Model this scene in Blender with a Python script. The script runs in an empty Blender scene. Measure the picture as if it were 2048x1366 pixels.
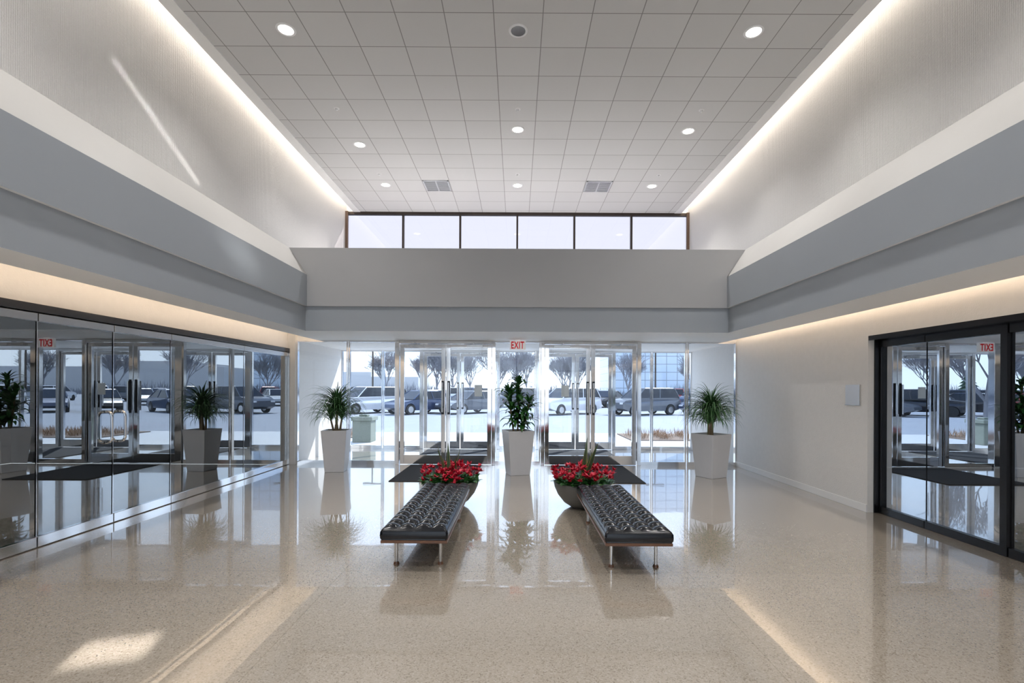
import bpy, math, random
from mathutils import Vector, Matrix
random.seed(7)
S = bpy.context.scene
COL = S.collection

# ------------------------------------------------------------------ materials
def nodes(m):
    m.use_nodes = True
    return m.node_tree.nodes, m.node_tree.links

def pmat(name, col, rough=0.5, metal=0.0, spec=0.5, nscale=None, namt=0.06, bump=0.0, bscale=200, coat=0.0, emis=None, estr=0.0):
    m = bpy.data.materials.new(name)
    n, l = nodes(m)
    b = n['Principled BSDF']
    b.inputs['Base Color'].default_value = (*col, 1)
    b.inputs['Roughness'].default_value = rough
    b.inputs['Metallic'].default_value = metal
    b.inputs['Specular IOR Level'].default_value = spec
    b.inputs['Coat Weight'].default_value = coat
    b.inputs['Coat Roughness'].default_value = 0.05
    if emis:
        b.inputs['Emission Color'].default_value = (*emis, 1)
        b.inputs['Emission Strength'].default_value = estr
    tc = n.new('ShaderNodeTexCoord')
    if nscale:
        t = n.new('ShaderNodeTexNoise'); t.inputs['Scale'].default_value = nscale
        t.inputs['Detail'].default_value = 4
        l.new(tc.outputs['Object'], t.inputs['Vector'])
        mx = n.new('ShaderNodeMix'); mx.data_type = 'RGBA'
        mx.inputs[6].default_value = (*[max(0, c*(1-namt)) for c in col], 1)
        mx.inputs[7].default_value = (*[min(1, c*(1+namt)) for c in col], 1)
        l.new(t.outputs['Fac'], mx.inputs[0])
        l.new(mx.outputs[2], b.inputs['Base Color'])
    if bump:
        t2 = n.new('ShaderNodeTexNoise'); t2.inputs['Scale'].default_value = bscale
        l.new(tc.outputs['Object'], t2.inputs['Vector'])
        bp = n.new('ShaderNodeBump'); bp.inputs['Strength'].default_value = bump
        bp.inputs['Distance'].default_value = 0.01
        l.new(t2.outputs['Fac'], bp.inputs['Height'])
        l.new(bp.outputs['Normal'], b.inputs['Normal'])
    return m

def emat(name, col, s):
    m = bpy.data.materials.new(name); n, l = nodes(m)
    n.clear()
    o = n.new('ShaderNodeOutputMaterial'); e = n.new('ShaderNodeEmission')
    e.inputs[0].default_value = (*col, 1); e.inputs[1].default_value = s
    l.new(e.outputs[0], o.inputs[0])
    return m

def glassmat(name, tint, base, gain=0.6, gcol=(1, 1, 1)):
    m = bpy.data.materials.new(name); n, l = nodes(m); n.clear()
    o = n.new('ShaderNodeOutputMaterial')
    t = n.new('ShaderNodeBsdfTransparent'); t.inputs[0].default_value = (*tint, 1)
    g = n.new('ShaderNodeBsdfGlossy'); g.inputs['Roughness'].default_value = 0.0
    g.inputs[0].default_value = (*gcol, 1)
    lw = n.new('ShaderNodeLayerWeight'); lw.inputs[0].default_value = 0.35
    ma = n.new('ShaderNodeMath'); ma.operation = 'MULTIPLY_ADD'
    ma.inputs[1].default_value = gain; ma.inputs[2].default_value = base; ma.use_clamp = True
    mx = n.new('ShaderNodeMixShader')
    l.new(lw.outputs['Fresnel'], ma.inputs[0]); l.new(ma.outputs[0], mx.inputs[0])
    l.new(t.outputs[0], mx.inputs[1]); l.new(g.outputs[0], mx.inputs[2]); l.new(mx.outputs[0], o.inputs[0])
    return m

M = {}
M['paint_white'] = pmat('paint_white', (0.86, 0.855, 0.845), 0.6, nscale=3, namt=0.02)
M['soffit'] = pmat('soffit_white', (0.94, 0.94, 0.94), 0.6, nscale=3, namt=0.01)
M['paint_gray'] = pmat('paint_gray', (0.36, 0.39, 0.425), 0.55, nscale=2, namt=0.03)
M['paint_graytrans'] = pmat('paint_warmgray', (0.43, 0.43, 0.435), 0.55, nscale=2, namt=0.03)
M['cream'] = pmat('cream_wall', (0.78, 0.76, 0.735), 0.6, nscale=14, namt=0.04, bump=0.25, bscale=60)
M['plain_cream'] = pmat('plain_cream', (0.45, 0.443, 0.43), 0.6, nscale=3, namt=0.03)
M['chrome'] = pmat('polished_steel', (0.82, 0.82, 0.83), 0.08, 1.0, nscale=6, namt=0.05)
M['steel'] = pmat('brushed_steel', (0.6, 0.6, 0.6), 0.25, 1.0, nscale=20, namt=0.08)
M['black'] = pmat('black_metal', (0.012, 0.012, 0.014), 0.25, 0.3, nscale=8, namt=0.2)
M['header'] = pmat('header_metal', (0.10, 0.10, 0.105), 0.22, 0.8, nscale=8, namt=0.1)
M['bronze'] = pmat('dark_bronze', (0.05, 0.037, 0.03), 0.4, 0.5, nscale=8, namt=0.2)
M['leather'] = pmat('black_leather', (0.005, 0.006, 0.009), 0.2, 0.0, 0.4, nscale=30, namt=0.2)
M['wood'] = pmat('walnut', (0.13, 0.055, 0.025), 0.35, nscale=25, namt=0.3)
M['jamb'] = pmat('brown_jamb', (0.10, 0.06, 0.04), 0.45, nscale=25, namt=0.2)
M['pot'] = pmat('planter_white', (0.60, 0.60, 0.62), 0.4, nscale=10, namt=0.03)
M['bowl'] = pmat('bowl_gray', (0.11, 0.105, 0.095), 0.45, nscale=20, namt=0.1)
M['soil'] = pmat('soil', (0.04, 0.028, 0.02), 0.9, nscale=60, namt=0.5, bump=0.6, bscale=80)
M['leaf'] = pmat('leaf_green', (0.06, 0.15, 0.05), 0.35, nscale=12, namt=0.35)
M['leafd'] = pmat('leaf_dark', (0.03, 0.12, 0.025), 0.28, nscale=12, namt=0.35)
M['leafs'] = pmat('snake_leaf', (0.04, 0.085, 0.04), 0.35, nscale=18, namt=0.6)
M['leafy'] = pmat('leaf_edge', (0.24, 0.25, 0.07), 0.4, nscale=12, namt=0.2)
M['red'] = pmat('petal_red', (0.50, 0.004, 0.03), 0.45, nscale=30, namt=0.3)
M['stem'] = pmat('stem', (0.22, 0.16, 0.09), 0.7, nscale=30, namt=0.3)
M['mat'] = pmat('mat_charcoal', (0.022, 0.022, 0.024), 0.9, nscale=150, namt=0.5, bump=0.4, bscale=300)
M['carpet'] = pmat('carpet', (0.09, 0.085, 0.075), 0.95, nscale=100, namt=0.3)
M['plastic'] = pmat('white_plastic', (0.8, 0.8, 0.8), 0.4, nscale=5, namt=0.02)
M['signred'] = pmat('sign_red', (0.70, 0.01, 0.02), 0.4, nscale=5, namt=0.02, emis=(0.9, 0.02, 0.03), estr=0.15)
M['signwhite'] = pmat('sign_white', (0.8, 0.8, 0.8), 0.4, nscale=5, namt=0.02, emis=(1, 0.97, 0.95), estr=0.2)
M['plaque'] = pmat('plaque', (0.62, 0.63, 0.65), 0.3, 0.3, nscale=5, namt=0.03)
M['dark'] = pmat('dark_recess', (0.16, 0.16, 0.16), 0.4, nscale=5, namt=0.1)
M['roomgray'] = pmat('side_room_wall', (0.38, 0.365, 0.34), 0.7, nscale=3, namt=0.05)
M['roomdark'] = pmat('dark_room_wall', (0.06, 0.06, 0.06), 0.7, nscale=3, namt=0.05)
M['lens'] = emat('lamp_lens', (1.0, 0.94, 0.86), 6.0)
M['led'] = emat('led_warm', (1.0, 0.88, 0.75), 10.0)
M['led2'] = emat('led_warmer', (1.0, 0.78, 0.57), 11.0)
M['glass'] = glassmat('clear_glass', (0.93, 0.96, 0.98), 0.02, 0.5)
M['glass_out'] = glassmat('entry_glass', (0.90, 0.95, 1.0), 0.02, 0.4)
M['glass_left'] = glassmat('lobby_glass', (0.66, 0.72, 0.72), 0.32, 0.8, (0.93, 0.97, 1.0))
M['glass_dark'] = glassmat('smoked_glass', (0.30, 0.32, 0.34), 0.09, 0.5, (0.85, 0.92, 1.0))
M['glass_cler'] = glassmat('clerestory_glass', (0.50, 0.46, 0.475), 0.03, 0.4)
M['asphalt'] = pmat('asphalt', (0.29, 0.305, 0.33), 0.9, nscale=0.6, namt=0.08)
M['concrete'] = pmat('concrete', (0.53, 0.53, 0.52), 0.8, nscale=2, namt=0.06)
M['mulch'] = pmat('mulch', (0.20, 0.14, 0.10), 0.95, nscale=9, namt=0.4)
M['drygrass'] = pmat('dry_grass', (0.40, 0.26, 0.16), 0.9, nscale=5, namt=0.3)
M['hazed_bark'] = pmat('hazed_bark', (0.22, 0.22, 0.24), 0.9, nscale=5, namt=0.2)  # distance haze is lightened into this bark colour
M['brush'] = pmat('brush_twigs', (0.24, 0.25, 0.28), 0.9, nscale=1, namt=0.3)
M['ever'] = pmat('evergreen', (0.06, 0.10, 0.07), 0.9, nscale=3, namt=0.4)
M['carglass'] = pmat('car_glass', (0.015, 0.02, 0.03), 0.12, nscale=3, namt=0.1, spec=0.3)
M['tire'] = pmat('tire', (0.02, 0.02, 0.02), 0.8, nscale=20, namt=0.2)
M['bin'] = pmat('bin_stone', (0.20, 0.225, 0.19), 0.8, nscale=30, namt=0.3)
M['bldg'] = pmat('pale_building', (0.5, 0.5, 0.5), 0.8, nscale=0.3, namt=0.05)
for nm, c in dict(white=(0.75, 0.75, 0.76), navy=(0.02, 0.045, 0.11), black=(0.015, 0.015, 0.02), silver=(0.36, 0.38, 0.40), gray=(0.09, 0.10, 0.12), red=(0.3, 0.02, 0.02)).items():
    M['car_'+nm] = pmat('car_paint_'+nm, c, 0.3, 0.2, coat=0.5, nscale=2, namt=0.03)

def paper():
    m = bpy.data.materials.new('backlit_paper'); n, l = nodes(m); n.clear()
    o = n.new('ShaderNodeOutputMaterial'); d = n.new('ShaderNodeBsdfDiffuse'); t = n.new('ShaderNodeBsdfTranslucent'); mx = n.new('ShaderNodeMixShader')
    tx = n.new('ShaderNodeTexNoise'); tx.inputs['Scale'].default_value = 15
    r = n.new('ShaderNodeValToRGB'); r.color_ramp.elements[0].color = (0.82, 0.82, 0.8, 1); r.color_ramp.elements[1].color = (0.9, 0.9, 0.88, 1)
    l.new(tx.outputs['Fac'], r.inputs[0]); l.new(r.outputs[0], d.inputs[0]); l.new(r.outputs[0], t.inputs[0])
    mx.inputs[0].default_value = 0.55
    l.new(d.outputs[0], mx.inputs[1]); l.new(t.outputs[0], mx.inputs[2]); l.new(mx.outputs[0], o.inputs[0])
    return m
M['paper'] = paper()

def brick_mat(name, c1, mort, w, h, ms, off=(0, 0, 0), rough=0.8, scale=1, speck=None, spec=0.2, metal=0):
    m = bpy.data.materials.new(name); n, l = nodes(m); b = n['Principled BSDF']
    tc = n.new('ShaderNodeTexCoord'); mp = n.new('ShaderNodeMapping')
    mp.inputs['Location'].default_value = off
    br = n.new('ShaderNodeTexBrick'); br.offset = 0; br.squash = 1
    br.inputs['Scale'].default_value = 1; br.inputs['Brick Width'].default_value = w
    br.inputs['Row Height'].default_value = h; br.inputs['Mortar Size'].default_value = ms
    br.inputs['Mortar Smooth'].default_value = 0.1; br.inputs['Bias'].default_value = 0
    br.inputs['Color1'].default_value = (*c1, 1)
    br.inputs['Color2'].default_value = (*[c*0.96 for c in c1], 1)
    br.inputs['Mortar'].default_value = (*mort, 1)
    l.new(tc.outputs['Object'], mp.inputs[0]); l.new(mp.outputs[0], br.inputs[0])
    l.new(br.outputs['Color'], b.inputs['Base Color'])
    b.inputs['Roughness'].default_value = rough
    b.inputs['Specular IOR Level'].default_value = spec
    b.inputs['Metallic'].default_value = metal
    return m, mp, br
M['tile'], _, _ = brick_mat('ceiling_tile', (0.63, 0.625, 0.62), (0.27, 0.265, 0.26), 0.61, 0.61, 0.006, (0.305, -6.65 % 0.61, 0))

def terrazzo():
    m = bpy.data.materials.new('terrazzo'); n, l = nodes(m); b = n['Principled BSDF']
    tc = n.new('ShaderNodeTexCoord')
    v = n.new('ShaderNodeTexVoronoi'); v.inputs['Scale'].default_value = 130
    l.new(tc.outputs['Object'], v.inputs['Vector'])
    r = n.new('ShaderNodeValToRGB')
    e = r.color_ramp.elements
    e[0].position = 0.0; e[0].color = (0.26, 0.21, 0.16, 1)
    e[1].position = 1.0; e[1].color = (0.50, 0.45, 0.385, 1)
    for p, c in ((0.12, (0.34, 0.285, 0.225, 1)), (0.3, (0.40, 0.348, 0.285, 1)), (0.85, (0.425, 0.375, 0.31, 1))):
        x = e.new(p); x.color = c
    s = n.new('ShaderNodeSeparateColor'); l.new(v.outputs['Color'], s.inputs[0]); l.new(s.outputs[0], r.inputs[0])
    br = n.new('ShaderNodeTexBrick'); br.offset = 0
    mp = n.new('ShaderNodeMapping'); mp.inputs['Location'].default_value = (1.5, -4.28 + 3.05*2, 0)
    l.new(tc.outputs['Object'], mp.inputs[0]); l.new(mp.outputs[0], br.inputs[0])
    br.inputs['Scale'].default_value = 1; br.inputs['Brick Width'].default_value = 3.0; br.inputs['Row Height'].default_value = 3.05
    br.inputs['Mortar Size'].default_value = 0.004; br.inputs['Color1'].default_value = (1, 1, 1, 1)
    br.inputs['Color2'].default_value = (0.93, 0.92, 0.90, 1); br.inputs['Mortar'].default_value = (0.8, 0.77, 0.72, 1)
    mx = n.new('ShaderNodeMix'); mx.data_type = 'RGBA'; mx.blend_type = 'MULTIPLY'; mx.inputs[0].default_value = 1
    l.new(r.outputs[0], mx.inputs[6]); l.new(br.outputs['Color'], mx.inputs[7])
    l.new(mx.outputs[2], b.inputs['Base Color'])
    b.inputs['Roughness'].default_value = 0.18
    b.inputs['Specular IOR Level'].default_value = 0.8
    b.inputs['Coat Weight'].default_value = 1.0; b.inputs['Coat Roughness'].default_value = 0.02
    b.inputs['Coat IOR'].default_value = 2.6
    n2 = n.new('ShaderNodeTexNoise'); n2.inputs['Scale'].default_value = 2.2; l.new(tc.outputs['Object'], n2.inputs[0])
    bp = n.new('ShaderNodeBump'); bp.inputs['Strength'].default_value = 0.025; bp.inputs['Distance'].default_value = 0.02
    l.new(n2.outputs['Fac'], bp.inputs['Height']); l.new(bp.outputs[0], b.inputs['Coat Normal'])
    return m
M['terrazzo'] = terrazzo()

def ribbed():
    m = bpy.data.materials.new('ribbed_wallcovering'); n, l = nodes(m); b = n['Principled BSDF']
    tc = n.new('ShaderNodeTexCoord')
    w = n.new('ShaderNodeTexWave'); w.wave_type = 'BANDS'; w.bands_direction = 'Y'
    w.inputs['Scale'].default_value = 16.0; w.inputs['Distortion'].default_value = 2.5; w.inputs['Detail'].default_value = 2
    w.inputs['Detail Scale'].default_value = 5
    l.new(tc.outputs['Object'], w.inputs[0])
    no = n.new('ShaderNodeTexNoise'); no.inputs['Scale'].default_value = 55; l.new(tc.outputs['Object'], no.inputs[0])
    ad = n.new('ShaderNodeMath'); l.new(w.outputs['Fac'], ad.inputs[0]); l.new(no.outputs['Fac'], ad.inputs[1])
    bp = n.new('ShaderNodeBump'); bp.inputs['Strength'].default_value = 0.45; bp.inputs['Distance'].default_value = 0.008
    l.new(ad.outputs[0], bp.inputs['Height']); l.new(bp.outputs[0], b.inputs['Normal'])
    r = n.new('ShaderNodeValToRGB'); r.color_ramp.elements[0].color = (0.60, 0.59, 0.575, 1); r.color_ramp.elements[1].color = (0.66, 0.65, 0.635, 1)
    l.new(w.outputs['Fac'], r.inputs[0]); l.new(r.outputs[0], b.inputs['Base Color'])
    b.inputs['Roughness'].default_value = 0.42
    return m
M['ribbed'] = ribbed()

# ------------------------------------------------------------------ mesh helpers
def tag(o, label=None, cat=None, group=None, kind=None):
    if label: o['label'] = label
    if cat: o['category'] = cat
    if group: o['group'] = group
    if kind: o['kind'] = kind
    return o

def mk(name, V, F, mats, parent=None, midx=None, smooth=False, loc=(0, 0, 0), rot=(0, 0, 0), bevel=0):
    me = bpy.data.meshes.new(name)
    me.from_pydata([tuple(v) for v in V], [], F)
    if not isinstance(mats, (list, tuple)): mats = [mats]
    for m in mats: me.materials.append(m)
    if midx:
        for p, i in zip(me.polygons, midx): p.material_index = i
    if smooth:
        for p in me.polygons: p.use_smooth = True
    me.update()
    o = bpy.data.objects.new(name, me); COL.objects.link(o)
    o.location = loc; o.rotation_euler = rot
    if parent: o.parent = parent
    if bevel:
        b = o.modifiers.new('bevel', 'BEVEL'); b.width = bevel; b.segments = 2; b.limit_method = 'ANGLE'
    return o

def empty(name, loc, rot=(0, 0, 0)):
    o = bpy.data.objects.new(name, None); o.location = loc; o.rotation_euler = rot
    o.empty_display_size = 0.1; COL.objects.link(o); return o

def bx(V, F, x0, x1, y0, y1, z0, z1):
    i = len(V)
    V += [(x0, y0, z0), (x1, y0, z0), (x1, y1, z0), (x0, y1, z0), (x0, y0, z1), (x1, y0, z1), (x1, y1, z1), (x0, y1, z1)]
    F += [(i, i+3, i+2, i+1), (i+4, i+5, i+6, i+7), (i, i+1, i+5, i+4), (i+1, i+2, i+6, i+5), (i+2, i+3, i+7, i+6), (i+3, i, i+4, i+7)]

def boxes(name, L, mat, **k):
    V, F = [], []
    for b in L: bx(V, F, *b)
    return mk(name, V, F, mat, **k)

def cyl(V, F, p0, p1, r0, r1=None, n=12, cap=True):
    if r1 is None: r1 = r0
    p0 = Vector(p0); p1 = Vector(p1); d = (p1-p0).normalized()
    a = d.orthogonal().normalized(); b = d.cross(a)
    i = len(V)
    for p, r in ((p0, r0), (p1, r1)):
        for k in range(n):
            t = 2*math.pi*k/n
            V.append(tuple(p + a*math.cos(t)*r + b*math.sin(t)*r))
    for k in range(n):
        F.append((i+k, i+(k+1) % n, i+n+(k+1) % n, i+n+k))
    if cap:
        F.append(tuple(i+k for k in reversed(range(n)))); F.append(tuple(i+n+k for k in range(n)))

def tube(V, F, pts, r, n=10):
    for a, b in zip(pts[:-1], pts[1:]): cyl(V, F, a, b, r, r, n)

def lathe(name, prof, mat, n=40, **k):
    V, F = [], []
    for (r, z) in prof:
        for j in range(n):
            t = 2*math.pi*j/n; V.append((r*math.cos(t), r*math.sin(t), z))
    for i in range(len(prof)-1):
        for j in range(n):
            F.append((i*n+j, i*n+(j+1) % n, (i+1)*n+(j+1) % n, (i+1)*n+j))
    return mk(name, V, F, mat, smooth=True, **k)

def prism(name, prof, axis, a0, a1, mats, midx=None, **k):
    n = len(prof); V = []
    for a in (a0, a1):
        for u, z in prof: V.append((u, a, z) if axis == 'y' else (a, u, z))
    F = [(i, (i+1) % n, n+(i+1) % n, n+i) for i in range(n)]
    F += [tuple(range(n))[::-1], tuple(range(n, 2*n))]
    mi = (list(midx) + [0, 0]) if midx else None
    return mk(name, V, F, mats, midx=mi, **k)

def leaf(V, F, base, az, el, L, w, droop, seg=7, fold=0.15, shape=0.0, MI=None, edge=False, twist=0):
    p = Vector(base); d_el = el
    qs = (-1, -0.78, 0, 0.78, 1) if edge else (-1, 0, 1)
    cols = len(qs)
    i0 = len(V)
    for s in range(seg+1):
        t = s/seg
        ww = w*max(0.04, (math.sin(math.pi*min(1, t*0.88+0.12+shape*(1-t)))**0.8))
        h = Vector((math.cos(az), math.sin(az), 0))
        side = Vector((-math.sin(az+twist*t), math.cos(az+twist*t), 0))
        up = Vector((0, 0, 1))
        dr = h*math.cos(d_el) + up*math.sin(d_el)
        nrm = (-h*math.sin(d_el) + up*math.cos(d_el))
        for q in qs:
            V.append(tuple(p + side*q*ww/2 + nrm*abs(q)*ww*fold))
        p = p + dr*(L/seg)
        d_el -= droop/seg*(0.4+1.2*t)
    for s in range(seg):
        for c in range(cols-1):
            a = i0+s*cols+c
            F.append((a, a+1, a+cols+1, a+cols))
            if MI is not None: MI.append(1 if (edge and c in (0, cols-2)) else 0)

# ------------------------------------------------------------------ room shell
XW = 4.6; XL = -4.75; YG = 10.3; YO = 12.95; ZC = 6.22; ZS = 2.587; YB = -7.0
ST = 'structure'
def st(o, label, cat): return tag(o, label, cat, kind=ST)
BT = 4.02

st(boxes('floor', [(-4.85, 4.85, YB, YO+0.1, -0.2, 0.0)], M['terrazzo']), "polished cream terrazzo lobby floor with fine aggregate", "floor")
V, F = [], []
bx(V, F, -4.12, 4.12, YB, YO, ZC, ZC+0.1)
st(mk('ceiling', V, F, M['tile']), "grid ceiling of square off-white acoustic tiles", "ceiling")
for i, (a, b) in enumerate(((-4.3, -4.12), (4.12, 4.3))):
    st(boxes('trim_%d' % (i+1), [(a, b, YB, YO, ZC-0.01, ZC+0.1)], M['paint_white']), "smooth white border strip beside the light cove", "ceiling trim")
st(boxes('ceiling.001', [(-4.9, 4.9, YB-0.2, YO+0.2, ZC+0.32, ZC+0.5)], M['paint_white']), "flat white slab above the suspended tiles", "ceiling")
for sd, s in (('left', -1), ('right', 1)):
    x0, x1 = sorted((s*4.5, s*4.9))
    st(boxes('wall_'+sd, [(x0, x1, YB, YO+0.1, 3.95, ZC+0.35)], M['ribbed']), "upper wall with ribbed off-white wallcovering", "wall")
for i, (s, xe, xs) in enumerate(((-1, 4.80, 4.15), (1, 4.9, 4.32))):
    prof = [(4.5, BT), (3.95, BT), (3.635, 3.55), (3.635, 3.01), (3.675, 3.01), (3.675, ZS), (xs, ZS), (xs, 2.65), (3.8, 2.65), (3.8, 2.95), (xe, 2.95), (xe, BT)]
    prof = [(s*a, b) for a, b in prof]
    mi = [1, 1, 0, 2, 0, 3, 3, 2, 2, 2, 2, 1]
    st(prism('trim_%d' % (3+i), prof, 'y', YB, YG, [M['paint_gray'], M['plain_cream'], M['paint_white'], M['soffit']], mi),
       "gray stepped bulkhead beam with sloped cream cap and white soffit", "bulkhead")
st(prism('trim_5', [(8.5, BT), (8.5, 3.01), (YG, 3.01), (YG, BT)], 'x', -4.55, 4.55, [M['paint_graytrans']]),
   "warm gray vertical bulkhead above the entrance", "bulkhead")
st(prism('trim_6', [(8.54, 3.01), (8.54, ZS), (YG, ZS), (YG, 3.01)], 'x', -3.675, 3.675, [M['paint_gray'], M['soffit']], [0, 1, 0, 0]),
   "lower recessed gray band with white soffit above the entrance", "bulkhead")
st(boxes('ceiling.002', [(-4.9, 4.9, YG, YO+0.1, ZS, BT)], M['paint_white']), "white vestibule ceiling slab and light shelf", "ceiling")
st(boxes('wall_right.001', [(XW, XW+0.12, 6.43, YO+0.05, 0, 2.96), (XW, XW+0.12, YB, 6.43, 2.31, 2.96), (XW, XW+0.12, YB, 0.5, 0, 2.31)], M['cream']),
   "cream textured wall beside the smoked glass opening", "wall")
st(boxes('baseboard_right', [(XW-0.015, XW, 6.43, YG, 0, 0.1)], M['paint_white'], bevel=0.003), "low white baseboard", "baseboard")
st(boxes('wall_left.001', [(XL-0.1, XL, YB, 10.2, 2.41, 2.96), (XL-0.1, XL, YB, 1.2, 0, 2.41), (-4.85, -4.6, 10.2, YO+0.05, 0, 2.96)], M['cream']),
   "cream wall above and beside the lobby glass partition", "wall")
st(boxes('wall_back', [(-4.9, -3.9, YB-0.2, YB, 0, 6.5), (3.9, 4.9, YB-0.2, YB, 0, 6.5), (-3.9, 3.9, YB-0.2, YB, 5.9, 6.5)], M['paint_white']), "white wall around added tall glazing", "wall")
W = empty('window_20', (0, YB-0.1, 0)); st(W, "unseen glazed wall added for sky fill, slim bronze mullions", "window")  # rear glazing out of view, added to let in sky fill light
boxes('mullion', [(x-0.03, x+0.03, -0.05, 0.05, 0, 5.9) for x in (-3.87, -1.95, 0, 1.95, 3.87)] + [(-3.87, 3.87, -0.05, 0.05, z-0.03, z+0.03) for z in (0.03, 2.6, 5.87)], M['bronze'], parent=W)
mk('pane', [(-3.87, 0, 0), (3.87, 0, 0), (3.87, 0, 5.9), (-3.87, 0, 5.9)], [(0, 1, 2, 3)], M['glass'], parent=W)

def strip(nm, b, m, lab):
    tag(boxes(nm, [b], m), lab, "light")
strip('light_strip', (-4.44, -4.34, YB+0.1, YO-0.1, ZC+0.28, ZC+0.32), M['led'], "long warm white cove light along the ceiling edge")
strip('light_strip.001', (4.34, 4.44, YB+0.1, YO-0.1, ZC+0.28, ZC+0.32), M['led'], "long warm white cove light along the ceiling edge")
strip('light_strip.002', (-4.10, -4.05, YB+0.1, YG-0.1, 2.65, 2.68), M['led2'], "warm cove light tucked above the white soffit")
strip('light_strip.003', (4.22, 4.27, YB+0.1, YG-0.1, 2.65, 2.68), M['led2'], "warm cove light tucked above the white soffit")

# ------------------------------------------------------------------ clerestory
W0, W1 = -4.5, 4.5
pw = (W1-W0)/6
for i in range(6):
    a = W0+i*pw; b = a+pw
    w = empty('window_%d' % (i+1), ((a+b)/2, YO-0.02, BT)); st(w, "clerestory pane in a dark bronze frame", "window")
    h = pw/2; H = ZC-BT; f = 0.024
    boxes('frame', [(-h, -h+f, -0.05, 0.05, 0, H), (h-f, h, -0.05, 0.05, 0, H), (-h+f, h-f, -0.05, 0.05, 0, 0.05), (-h+f, h-f, -0.05, 0.05, H-0.07, H)], M['bronze'], parent=w)
    mk('pane', [(-h+f, 0, 0.05), (h-f, 0, 0.05), (h-f, 0, H-0.07), (-h+f, 0, H-0.07)], [(0, 1, 2, 3)], M['glass_cler'], parent=w)
for i, s in enumerate((-1, 1)):
    x0, x1 = sorted((s*4.5, s*4.43))
    st(boxes('trim_%d' % (7+i), [(x0, x1, YO-0.12, YO-0.06, BT, ZC)], M['jamb']), "brown jamb strip beside the clerestory", "window trim")
st(boxes('wall_front', [(-4.9, 4.9, YO, YO+0.15, ZC, 6.7)], M['paint_white']), "narrow wall above the clerestory", "wall")

# ------------------------------------------------------------------ entrance glazing
wn = [7]; dn = [1]
def fixed(x0, x1, y, f=0.025, low=0.08):
    w = empty('window_%d' % wn[0], ((x0+x1)/2, y, 0)); wn[0] += 1
    st(w, "full height fixed glass panel with slim polished steel frame", "window")
    h = (x1-x0)/2; H = ZS
    boxes('frame', [(-h, -h+f, -0.04, 0.04, 0, H), (h-f, h, -0.04, 0.04, 0, H), (-h+f, h-f, -0.04, 0.04, 0, low), (-h+f, h-f, -0.04, 0.04, H-0.03, H)], M['chrome'], parent=w)
    mk('pane', [(-h+f, 0, low), (h-f, 0, low), (h-f, 0, H-0.03), (-h+f, 0, H-0.03)], [(0, 1, 2, 3)], M['glass_out'], parent=w)
def door(x0, x1, y, hinge, note=False):
    w = empty('door_%d' % dn[0], ((x0+x1)/2, y, 0)); dn[0] += 1
    st(w, "polished steel framed glass entrance door with long pull handles", "door")
    h = (x1-x0)/2-0.004; H = ZS-0.07; f = 0.085
    boxes('frame', [(-h, -h+f, -0.028, 0.028, 0.01, H), (h-f, h, -0.028, 0.028, 0.01, H), (-h+f, h-f, -0.028, 0.028, 0.01, 0.2), (-h+f, h-f, -0.028, 0.028, H-0.08, H)], M['chrome'], parent=w, bevel=0.003)
    mk('pane', [(-h+f, 0, 0.2), (h-f, 0, 0.2), (h-f, 0, H-0.08), (-h+f, 0, H-0.08)], [(0, 1, 2, 3)], M['glass_out'], parent=w)
    s = -hinge
    xh = s*(h-f/2-0.01)
    boxes('lock_plate', [(xh-0.028, xh+0.028, -0.034, 0.034, 1.05, 1.75)], M['black'], parent=w, bevel=0.003)
    for dy in (-0.09, 0.09):
        V, F = [], []
        tube(V, F, [(xh, dy*0.25, 1.2), (xh, dy, 1.2)], 0.011); tube(V, F, [(xh, dy*0.25, 1.6), (xh, dy, 1.6)], 0.011)
        cyl(V, F, (xh, dy, 1.1), (xh, dy, 1.72), 0.018, n=12)
        o = mk('handle', V, F, M['chrome'], parent=w, smooth=False)
    boxes('door_closer', [(-0.17+hinge*0.12, 0.17+hinge*0.12, -0.08, -0.03, H-0.065, H-0.01), (hinge*0.12-0.01, hinge*0.12+0.01, -0.32, -0.06, H+0.0, H+0.015)], M['steel'], parent=w, bevel=0.003)
for y in (YG, YO):
    fixed(-4.6, -3.53, y); fixed(-3.51, -2.52, y); fixed(-0.47, 0.50, y, low=0.08); fixed(2.58, 3.55, y); fixed(3.57, 4.6, y)
    for a in (-2.44, 0.59):
        door(a, a+0.955, y, -1); door(a+0.965, a+1.92, y, 1)
k = 10
for y in (YG, YO):
    for a in (-2.48, 0.55):
        st(boxes('trim_%d' % k, [(a-0.04, a+0.035, -0.07+y, 0.07+y, 0, ZS), (a+1.965, a+2.04-0.0, -0.07+y, 0.07+y, 0, ZS), (a+0.035, a+1.965, -0.06+y, 0.06+y, ZS-0.06, ZS)], M['chrome'], bevel=0.004),
           "polished steel door surround", "door frame"); k += 1

for i, (x, z) in enumerate(((-0.80, 1.56), (1.02, 1.56))):
    tag(boxes('paper_notice' if i == 0 else 'paper_notice.001', [(x-0.08, x+0.08, YG-0.006, YG-0.003, z-0.13, z+0.11)], M['paper']), "small white paper notice taped to the glass door", "notice")

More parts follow.
